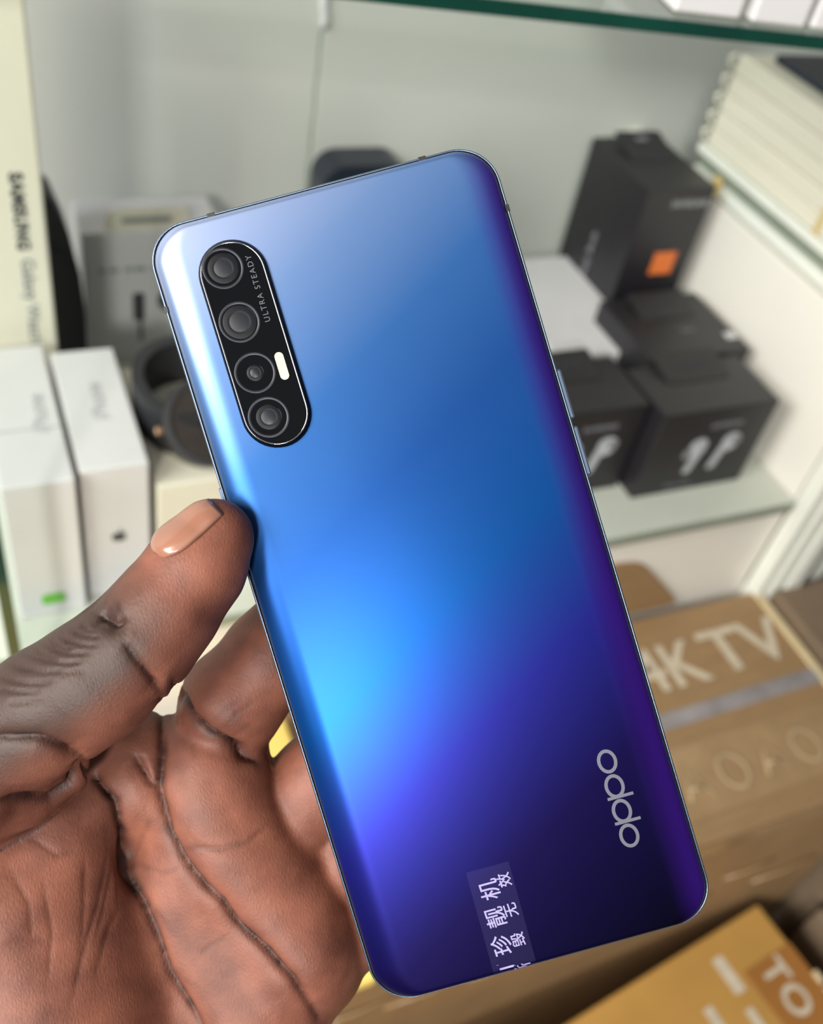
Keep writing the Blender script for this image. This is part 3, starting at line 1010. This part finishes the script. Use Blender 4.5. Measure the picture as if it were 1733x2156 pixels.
# metacarpal mass, wrist to knuckles
palm.cone((70, 2900, 238, 21), (150, 2640, 228, 19.5), 6)       # wrist and forearm
palm.cone((150, 2640, 226, 20), (300, 2150, 222, 19), 6)
palm.cone((300, 2150, 222, 19), (430, 1760, 219, 15), 6)
palm.cone((300, 2150, 224, 18), (600, 1860, 222, 14.5), 6)
palm.cone((420, 2250, 224, 17), (640, 2020, 219, 13), 6)
palm.cone((330, 2500, 228, 20), (560, 2230, 222, 14), 6)
# pads below the fingers
palm.cone((500, 1800, 216, 14.0), (625, 1985, 215, 14.3), 5)
palm.cone((455, 1700, 214, 12.5), (500, 1800, 216, 14), 5)
palm.cone((400, 1900, 219, 14), (530, 2120, 215, 14), 5)
# ball of the thumb
palm.cone((20, 1905, 206, 19.5), (110, 2120, 207, 22), 5)
palm.cone((110, 2120, 207, 22), (170, 2420, 216, 22), 6)
palm.cone((-70, 1800, 204, 15), (20, 1905, 206, 19.5), 5)
palm.cone((120, 1790, 205, 11), (150, 1950, 207, 15), 5)
# web between thumb and forefinger
palm.cone((150, 1720, 208, 10), (330, 1640, 214, 9), 5)
palm.cone((330, 1640, 214, 9), (440, 1680, 216, 12), 5)
palm.cone((230, 1560, 214, 8), (350, 1590, 216, 9), 5)

thumb = Field()
T_BASE = [(-190, 1730, 196, 14.5), (-60, 1610, 190, 13.2), (110, 1492, 187, 11.7), (200, 1432, 186, 11.2), (285, 1362, 186, 10.5), (350, 1282, 187, 9.6), (415, 1192, 188, 8.9), (452, 1132, 188.5, 7.4)]
thumb.chain(T_BASE, 3.0)
thumb.cone((60, 1655, 192, 6.5), (135, 1625, 193, 5.5), 3)       # fold of skin at the thumb's root
thumb.cone((-40, 1690, 197, 9), (60, 1655, 194, 7), 4)

index = Field()
index.chain([(450, 1690, 216, 12.3), (452, 1610, 216, 11.2), (470, 1560, 222, 9.5)], 4)
index_m = Field()
index_m.chain([(490, 1486, 213.5, 10.3), (568, 1386, 214.5, 10.0), (658, 1272, 215, 9.2), (698, 1215, 213, 8.2)], 3)
index_m.cone((482, 1478, 214, 10.6), (450, 1600, 226, 10), 4)
middle = Field()
middle.chain([(600, 1760, 222, 12), (665, 1660, 221, 10.4), (790, 1500, 217, 9.8), (900, 1370, 213, 8.4)], 4)
ring_f = Field()
ring_f.chain([(650, 1860, 224, 12), (760, 1790, 222, 10.4), (900, 1640, 217, 9.5), (1000, 1530, 212.5, 8.0)], 4)
little = Field()
little.chain([(640, 1990, 222, 11.5), (770, 1930, 221, 9.4), (890, 1830, 216, 8.6), (980, 1750, 211, 7.2)], 4)

hand = Field()


def join(f, k):
    h = np.clip(0.5 + 0.5 * (hand.F - f.F) / k, 0, 1)
    hand.F = hand.F + (f.F - hand.F) * h - k * h * (1 - h)


hand.F = palm.F.copy()
join(index, 3.0)
join(thumb, 2.2)
join(middle, 1.6)
join(ring_f, 1.6)
join(little, 1.6)
join(index_m, 0.8)


# flesh gives way where it presses against the phone
gx, gy, gz = np.meshgrid(ax[0], ax[1], ax[2][:int((206 - LO[2]) / RES)], indexing='ij')
gx -= np.float32(TP[0]); gy -= np.float32(TP[1]); gz -= np.float32(TP[2])
RPf = RP.astype(np.float32)
lx = gx * RPf[0, 0] + gy * RPf[1, 0] + gz * RPf[2, 0]
ly = gx * RPf[0, 1] + gy * RPf[1, 1] + gz * RPf[2, 1] + np.float32(SHEAR) * lx
lz = gx * RPf[0, 2] + gy * RPf[1, 2] + gz * RPf[2, 2]
del gx, gy, gz
RB = 3.3
qx = np.maximum(np.abs(lx) - (PW / 2 + 0.45 - RB), 0); qy = np.maximum(np.abs(ly) - (PH / 2 + 0.1 - RB), 0); qz = np.maximum(np.abs(lz) - (3.95 - RB), 0)
sd = np.sqrt(qx * qx + qy * qy + qz * qz) - np.float32(RB)
sub = hand.F[:, :, :sd.shape[2]]
hand.F[:, :, :sd.shape[2]] = np.maximum(sub, -sd)
del lx, ly, lz, qx, qy, qz, sd, sub


def surface(us, vs_):
    us = np.asarray(us, float); vs_ = np.asarray(vs_, float)
    dirs = np.stack([(us - 866.5) / FPX, (vs_ - 1078.0) / FPX, np.ones_like(us)], -1)
    t = np.full(us.shape, 168.0)
    for _ in range(90):
        p = dirs * t[..., None]
        d = hand.sample(p)
        t = t + np.clip(d, -1, 3) * 0.7
    return dirs * t[..., None], np.abs(hand.sample(dirs * t[..., None])) < 0.6


def dense(poly, step=4):
    out_ = []
    for (a, b) in zip(poly[:-1], poly[1:]):
        n_s = max(1, int(math.hypot(b[0] - a[0], b[1] - a[1]) / step))
        for i in range(n_s):
            out_.append((a[0] + (b[0] - a[0]) * i / n_s, a[1] + (b[1] - a[1]) * i / n_s))
    out_.append(poly[-1])
    return np.array(out_)


# skin creases: image-plane course, start and end radius (mm), darkness: natural skin colour plus painted shade
CREASES = [
    ([(176, 1606), (205, 1640), (240, 1684), (262, 1760), (267, 1831), (300, 1896), (327, 1962), (355, 2044), (404, 2126), (440, 2190)], 1.1, 0.4, 1.0),
    ([(343, 1478), (342, 1530), (341, 1580), (333, 1656), (349, 1755), (382, 1815), (426, 1869), (464, 1902), (496, 1951), (562, 2006), (616, 2066), (649, 2115), (672, 2146)], 0.9, 0.8, 1.0),
    ([(372, 1440), (378, 1468), (392, 1505), (431, 1545), (480, 1572), (520, 1590), (545, 1600)], 0.9, 1.2, 1.0),
    ([(0, 1692), (55, 1686), (109, 1686), (150, 1660), (176, 1606)], 0.7, 1.1, 0.9),
    ([(-20, 1550), (82, 1558), (142, 1586), (177, 1598)], 0.6, 1.0, 0.8),
    ([(262, 1352), (285, 1388), (305, 1411), (338, 1455)], 0.3, 0.8, 0.7),
    ([(365, 1787), (469, 1787), (524, 1771), (570, 1730)], 0.6, 0.3, 0.5),
    ([(284, 1591), (316, 1646), (333, 1662)], 0.7, 0.7, 0.6),
    ([(218, 1689), (229, 1798), (207, 1907), (180, 1989), (147, 2126)], 0.55, 0.3, 0.4),
    ([(240, 1730), (238, 1820), (214, 1930), (196, 1990)], 0.45, 0.3, 0.35),
    ([(180, 1798), (175, 1962), (165, 2030)], 0.35, 0.25, 0.3),
    ([(305, 1907), (340, 1930), (371, 1978)], 0.5, 0.3, 0.4),
    ([(262, 1900), (230, 1950), (200, 2060)], 0.4, 0.25, 0.3),
    ([(290, 1820), (340, 1840), (385, 1825)], 0.4, 0.3, 0.35),
    ([(420, 2010), (480, 1965)], 0.3, 0.2, 0.3),
    ([(60, 1760), (120, 1800), (170, 1790)], 0.3, 0.25, 0.25),
    # knuckle folds on the back of the thumb
    ([(204, 1290), (226, 1300), (240, 1312), (262, 1304)], 0.95, 0.7, 0.8),
    ([(238, 1262), (250, 1285), (262, 1300), (274, 1306)], 0.64, 0.6, 0.8),
    ([(185, 1302), (200, 1318), (228, 1330), (250, 1328)], 0.64, 0.6, 0.8),
    ([(222, 1274), (236, 1288), (240, 1300)], 0.6, 0.5, 0.7),
    ([(146, 1324), (165, 1334), (185, 1340), (218, 1342)], 0.64, 0.6, 0.8),
    ([(164, 1312), (182, 1326), (205, 1330)], 0.6, 0.5, 0.6),
    ([(120, 1340), (150, 1352), (180, 1358), (215, 1356)], 0.62, 0.5, 0.7),
    ([(90, 1356), (118, 1370), (150, 1376), (195, 1374)], 0.62, 0.5, 0.7),
    ([(104, 1348), (130, 1362), (160, 1366)], 0.55, 0.45, 0.5),
    ([(55, 1378), (95, 1390), (136, 1396), (180, 1392)], 0.6, 0.5, 0.7),
    ([(70, 1368), (104, 1382), (128, 1384)], 0.5, 0.4, 0.5),
    ([(20, 1400), (60, 1410), (90, 1416), (150, 1410)], 0.6, 0.45, 0.6),
    ([(-10, 1424), (30, 1434), (60, 1440), (120, 1434)], 0.55, 0.45, 0.6),
    ([(-20, 1450), (40, 1456), (90, 1458)], 0.5, 0.4, 0.5),
    ([(10, 1480), (60, 1478), (100, 1486)], 0.45, 0.35, 0.4),
    ([(120, 1420), (160, 1412), (190, 1416)], 0.4, 0.3, 0.4),
    # fine lines on the fingers and the palm
    ([(455, 1545), (500, 1500), (545, 1470)], 0.3, 0.25, 0.3),
    ([(440, 1525), (480, 1488), (520, 1462)], 0.3, 0.25, 0.3),
    ([(480, 1560), (530, 1520)], 0.3, 0.25, 0.3),
    ([(400, 1560), (410, 1600)], 0.3, 0.2, 0.25),
    ([(310, 1990), (380, 2060), (420, 2080)], 0.35, 0.25, 0.35),
    ([(20, 1830), (60, 1900), (70, 2000)], 0.3, 0.25, 0.25),
    ([(90, 1850), (110, 1960), (100, 2080)], 0.3, 0.25, 0.25),
    ([(0, 1990), (60, 1975), (120, 1985)], 0.25, 0.2, 0.2),
    ([(320, 1720), (300, 1760), (285, 1800)], 0.35, 0.25, 0.35),
]
CPTS = []
for poly, r0, r1, crease_dark in CREASES:
    dp = dense(poly)
    s_, ok = surface(dp[:, 0], dp[:, 1])
    nn = len(s_)
    rr = r0 + (r1 - r0) * np.arange(nn) / max(1, nn - 1)
    CPTS.append((s_[ok], rr[ok], crease_dark))


def surface_nets(F):
    inside = F < 0
    nx, ny, nz = F.shape
    cnt = np.zeros((nx - 1, ny - 1, nz - 1), np.uint8)
    for dx in (0, 1):
        for dy in (0, 1):
            for dz in (0, 1):
                cnt += inside[dx:nx - 1 + dx, dy:ny - 1 + dy, dz:nz - 1 + dz]
    act = (cnt > 0) & (cnt < 8)
    ids = np.full(act.shape, -1, np.int64)
    cells = np.argwhere(act)
    ids[act] = np.arange(len(cells))
    acc = np.zeros((len(cells), 3)); num = np.zeros(len(cells))
    cor = [(a, b, c) for a in (0, 1) for b in (0, 1) for c in (0, 1)]
    for a in cor:
        for b in cor:
            if sum(b) - sum(a) == 1 and all(b[i] >= a[i] for i in range(3)):
                fa = F[cells[:, 0] + a[0], cells[:, 1] + a[1], cells[:, 2] + a[2]].astype(float)
                fb = F[cells[:, 0] + b[0], cells[:, 1] + b[1], cells[:, 2] + b[2]].astype(float)
                cr_ = (fa < 0) != (fb < 0)
                t = np.where(cr_, fa / np.where(cr_, fa - fb, 1), 0)
                pnt = np.array(a) + t[:, None] * (np.array(b) - np.array(a))
                acc[cr_] += pnt[cr_]; num[cr_] += 1
    V = LO + RES * (cells + acc / num[:, None])
    quads = []
    for axis in range(3):
        o1, o2 = [(1, 2), (2, 0), (0, 1)][axis]
        sl0 = [slice(None)] * 3; sl1 = [slice(None)] * 3
        sl0[axis] = slice(0, -1); sl1[axis] = slice(1, None)
        A_ = inside[tuple(sl0)]; B_ = inside[tuple(sl1)]
        e = np.argwhere(A_ != B_)
        ok = (e[:, o1] > 0) & (e[:, o2] > 0) & (e[:, o1] < F.shape[o1] - 1) & (e[:, o2] < F.shape[o2] - 1)
        e = e[ok]
        flip = A_[e[:, 0], e[:, 1], e[:, 2]]
        q = []
        for (d1, d2) in ((-1, -1), (0, -1), (0, 0), (-1, 0)):
            c = e.copy(); c[:, o1] += d1; c[:, o2] += d2
            q.append(ids[c[:, 0], c[:, 1], c[:, 2]])
        q = np.stack(q, 1)
        q = np.where(flip[:, None], q, q[:, ::-1])
        quads.append(q)
    return V, np.concatenate(quads)


for f_ in (0, -1):
    hand.F[f_] = BIG; hand.F[:, f_] = BIG; hand.F[:, :, f_] = BIG
V, FQ = surface_nets(hand.F)
# light smoothing
for it in range(3):
    acc = np.zeros_like(V); num = np.zeros(len(V))
    for a, b in ((0, 1), (1, 2), (2, 3), (3, 0)):
        np.add.at(acc, FQ[:, a], V[FQ[:, b]]); np.add.at(num, FQ[:, a], 1)
        np.add.at(acc, FQ[:, b], V[FQ[:, a]]); np.add.at(num, FQ[:, b], 1)
    V = V + (0.6 if it % 2 == 0 else -0.25) * (acc / np.maximum(num, 1)[:, None] - V)

# colour weights per vertex: back-of-hand skin, crease skin with painted shade
nrm = np.zeros_like(V)
fn = np.cross(V[FQ[:, 2]] - V[FQ[:, 0]], V[FQ[:, 3]] - V[FQ[:, 1]])
for k in range(4):
    np.add.at(nrm, FQ[:, k], fn)
nrm /= np.maximum(np.linalg.norm(nrm, axis=1), 1e-9)[:, None]
if np.mean(np.einsum('ij,ij->i', nrm, V - V.mean(0))) < 0:
    nrm = -nrm; FQ = FQ[:, ::-1]
t_ax = Q(*T_BASE[-1][:3]) - Q(*T_BASE[2][:3]); t_ax /= np.linalg.norm(t_ax)
up_l = np.array([-0.80, -0.60, 0.0]); up_l -= t_ax * (up_l @ t_ax); up_l /= np.linalg.norm(up_l)
to_cam = np.array([0, 0, -1.0]); to_cam -= t_ax * (to_cam @ t_ax); to_cam /= np.linalg.norm(to_cam)
nail_n = up_l * math.sin(math.radians(47)) + to_cam * math.cos(math.radians(47)); nail_n /= np.linalg.norm(nail_n)
is_thumb = thumb.sample(V) < 1.2
dors = np.where(is_thumb, np.clip((nrm @ nail_n + 0.05) / 0.6, 0, 1), np.clip((nrm[:, 2] - 0.15) / 0.5, 0, 1))
# the fingertip flesh stays light
along = (V - Q(*T_BASE[4][:3])) @ t_ax
dors = np.where(is_thumb, dors * np.clip(1.0 - (along - 2) / 12.0, 0.0, 1.0), dors)
crease = np.zeros(len(V)); dent = np.zeros(len(V))
wob = 0.75 + 0.25 * np.sin(V[:, 0] * 0.9 + 1.3 * np.sin(V[:, 1] * 0.7)) * np.cos(V[:, 1] * 1.1)
for pts_, rr_, crease_dark in CPTS:
    if len(pts_) < 2: continue
    big = rr_.max() >= 0.65
    reach = 9.0 if big else 4.0
    near = np.where(np.all((V > pts_.min(0) - reach) & (V < pts_.max(0) + reach), axis=1))[0]
    N_ = len(pts_)
    best = np.full(len(near), 99.0); br = np.zeros(len(near)); bt = np.zeros(len(near))
    for i, (p, r) in enumerate(zip(pts_, rr_)):
        pd = p / np.linalg.norm(p)
        dv = V[near] - p
        al = dv @ pd
        d = np.linalg.norm(dv - al[:, None] * pd, axis=1)
        d = np.where((al < -3.0) | (al > 5.0), 99, d)
        u_ = d < best
        best[u_] = d[u_]; br[u_] = r
        e_ = min(i, N_ - 1 - i) / max(1.0, 0.22 * N_)
        bt[u_] = min(1.0, 0.15 + e_) if not big else min(1.0, 0.45 + e_)
    if big:
        dp_ = br * bt * (1.9 * np.exp(-best / (1.2 + 0.9 * br)) + 1.3 * np.exp(-best / 0.5))
    else:
        dp_ = br * bt * 0.95 * np.exp(-best / 0.55)
    dent[near] = np.maximum(dent[near], dp_)
    crease[near] = np.maximum(crease[near], crease_dark * bt * np.exp(-(best / (0.32 + 0.75 * br)) ** 2) * wob[near])
V = V - nrm * dent[:, None]

base = Q(150, 2640, 226)
RWf = RW * 0.001
Vw = (V - base) @ RWf.T
me = bpy.data.meshes.new('hand')
me.vertices.add(len(Vw)); me.vertices.foreach_set('co', Vw.astype(np.float32).ravel())
me.loops.add(len(FQ) * 4); me.loops.foreach_set('vertex_index', FQ.astype(np.int32).ravel())
me.polygons.add(len(FQ)); me.polygons.foreach_set('loop_start', np.arange(0, len(FQ) * 4, 4, dtype=np.int32))
me.update(calc_edges=True)
me.validate()
me.shade_smooth()
ca = me.color_attributes.new('pigment', 'FLOAT_COLOR', 'POINT')
cdat = np.ones((len(Vw), 4), np.float32)
cdat[:, 0] = dors; cdat[:, 1] = crease; cdat[:, 2] = 0
ca.data.foreach_set('color', cdat.ravel())

# skin
mt, n, l, b = new_mat('brown_skin')
at = n.new('ShaderNodeAttribute'); at.attribute_name = 'pigment'
sp = n.new('ShaderNodeSeparateColor'); l.new(at.outputs['Color'], sp.inputs[0])
tc = n.new('ShaderNodeTexCoord')
nz = n.new('ShaderNodeTexNoise'); nz.inputs['Scale'].default_value = 85; nz.inputs['Detail'].default_value = 7
l.new(tc.outputs['Object'], nz.inputs['Vector'])
rp = n.new('ShaderNodeValToRGB')
rp.color_ramp.elements[0].position = 0.3; rp.color_ramp.elements[0].color = s2l((86, 48, 37)) + (1,)
rp.color_ramp.elements[1].position = 0.7; rp.color_ramp.elements[1].color = s2l((134, 83, 66)) + (1,)
l.new(nz.outputs['Fac'], rp.inputs['Fac'])
m1 = n.new('ShaderNodeMix'); m1.data_type = 'RGBA'
l.new(sp.outputs[0], m1.inputs['Factor']); l.new(rp.outputs['Color'], m1.inputs['A'])
m1.inputs['B'].default_value = s2l((64, 47, 41)) + (1,)
m2 = n.new('ShaderNodeMix'); m2.data_type = 'RGBA'
l.new(sp.outputs[1], m2.inputs['Factor']); l.new(m1.outputs['Result'], m2.inputs['A'])
m2.inputs['B'].default_value = s2l((34, 15, 11)) + (1,)  # near-black creases: darker skin with their shade painted in
l.new(m2.outputs['Result'], b.inputs['Base Color'])
b.inputs['Roughness'].default_value = 0.55
b.inputs['Specular IOR Level'].default_value = 0.35
b.inputs['Subsurface Weight'].default_value = 0.08
b.inputs['Subsurface Radius'].default_value = (0.004, 0.0015, 0.0008)
b.inputs['Subsurface Scale'].default_value = 0.5
# fine skin relief: cells plus ridge lines
vo = n.new('ShaderNodeTexVoronoi'); vo.inputs['Scale'].default_value = 1300; vo.feature = 'DISTANCE_TO_EDGE'
mpn = n.new('ShaderNodeMapping'); mpn.inputs['Rotation'].default_value = (0.4, 0.3, 0.9); mpn.inputs['Scale'].default_value = (1, 0.45, 1)
l.new(tc.outputs['Object'], mpn.inputs['Vector']); l.new(mpn.outputs['Vector'], vo.inputs['Vector'])
wv = n.new('ShaderNodeTexWave'); wv.inputs['Scale'].default_value = 620; wv.inputs['Distortion'].default_value = 3; wv.inputs['Detail'].default_value = 2; wv.inputs['Detail Scale'].default_value = 0.6
l.new(tc.outputs['Object'], wv.inputs['Vector'])
n3 = n.new('ShaderNodeTexNoise'); n3.inputs['Scale'].default_value = 220; n3.inputs['Detail'].default_value = 4
l.new(tc.outputs['Object'], n3.inputs['Vector'])
ad = n.new('ShaderNodeMath'); ad.operation = 'MULTIPLY_ADD'; ad.inputs[1].default_value = 0.07
l.new(wv.outputs['Fac'], ad.inputs[0]); l.new(vo.outputs['Distance'], ad.inputs[2])
ad2 = n.new('ShaderNodeMath'); ad2.operation = 'MULTIPLY_ADD'; ad2.inputs[1].default_value = 0.9
l.new(n3.outputs['Fac'], ad2.inputs[0]); l.new(ad.outputs[0], ad2.inputs[2])
bp = n.new('ShaderNodeBump'); bp.inputs['Strength'].default_value = 0.2; bp.inputs['Distance'].default_value = 0.0004
l.new(ad2.outputs[0], bp.inputs['Height']); l.new(bp.outputs['Normal'], b.inputs['Normal'])
M['skin'] = mt

ho = obj('hand', me, M['skin'], None, tuple(CAM + RW @ (base * 0.001)))
tag(ho, 'left hand, palm showing, thumb and curled fingers gripping the phone', 'hand')

# thumb nail: a curved plate following the thumb's back
side_n = np.cross(t_ax, nail_n)
t_end = Q(*T_BASE[-1][:3]); t_mid = Q(*T_BASE[-2][:3])
ax_d = (t_end - t_mid) / np.linalg.norm(t_end - t_mid)
nv = []; nf = []
NS, NWD = 22, 18
for i in range(NS + 1):
    s = i / NS
    c0 = t_mid + ax_d * (-2.2 + 13.2 * s)
    half = 30 * (math.sqrt(max(0.0, 1 - (1 - min(1, s / 0.4)) ** 2)) * 0.75 + 0.25)
    for j in range(NWD + 1):
        a = math.radians(50 - 18 * s + half * (2 * j / NWD - 1))
        dr = to_cam * math.cos(a) + up_l * math.sin(a)
        # from outside inwards to the skin
        t = 14.0
        for _ in range(60):
            dd = float(hand.sample((c0 + dr * t)[None])[0])
            t -= max(min(dd, 2.0), -1.0) * 0.6
        edge = abs(2 * j / NWD - 1)
        lift = 0.5 - 0.7 * edge ** 4 - (0.6 * (1 - s / 0.12) if s < 0.12 else 0) - (0.35 * (s - 0.85) / 0.15 if s > 0.85 else 0)
        if s > 0.55:
            t = max(t, 8.2 - 5.0 * (s - 0.55) / 0.45)
        nv.append((c0 + dr * (t + lift) - base) @ RWf.T)
for i in range(NS):
    for j in range(NWD):
        a = i * (NWD + 1) + j
        nf.append((a, a + 1, a + NWD + 2, a + NWD + 1))
nm = mesh_from(nv, nf, True)
mt, n, l, b = new_mat('thumb_nail')
tc = n.new('ShaderNodeTexCoord'); nz = n.new('ShaderNodeTexNoise'); nz.inputs['Scale'].default_value = 120
l.new(tc.outputs['Object'], nz.inputs['Vector'])
rp = n.new('ShaderNodeValToRGB')
rp.color_ramp.elements[0].color = s2l((128, 86, 70)) + (1,); rp.color_ramp.elements[1].color = s2l((158, 112, 92)) + (1,)
l.new(nz.outputs['Fac'], rp.inputs['Fac']); l.new(rp.outputs['Color'], b.inputs['Base Color'])
b.inputs['Roughness'].default_value = 0.25; b.inputs['Coat Weight'].default_value = 0.3
no = obj('thumb_nail', nm, mt, ho)
no['label'] = 'pale pink thumb nail'
so = no.modifiers.new('thickness', 'SOLIDIFY'); so.thickness = 0.0005; so.offset = -1
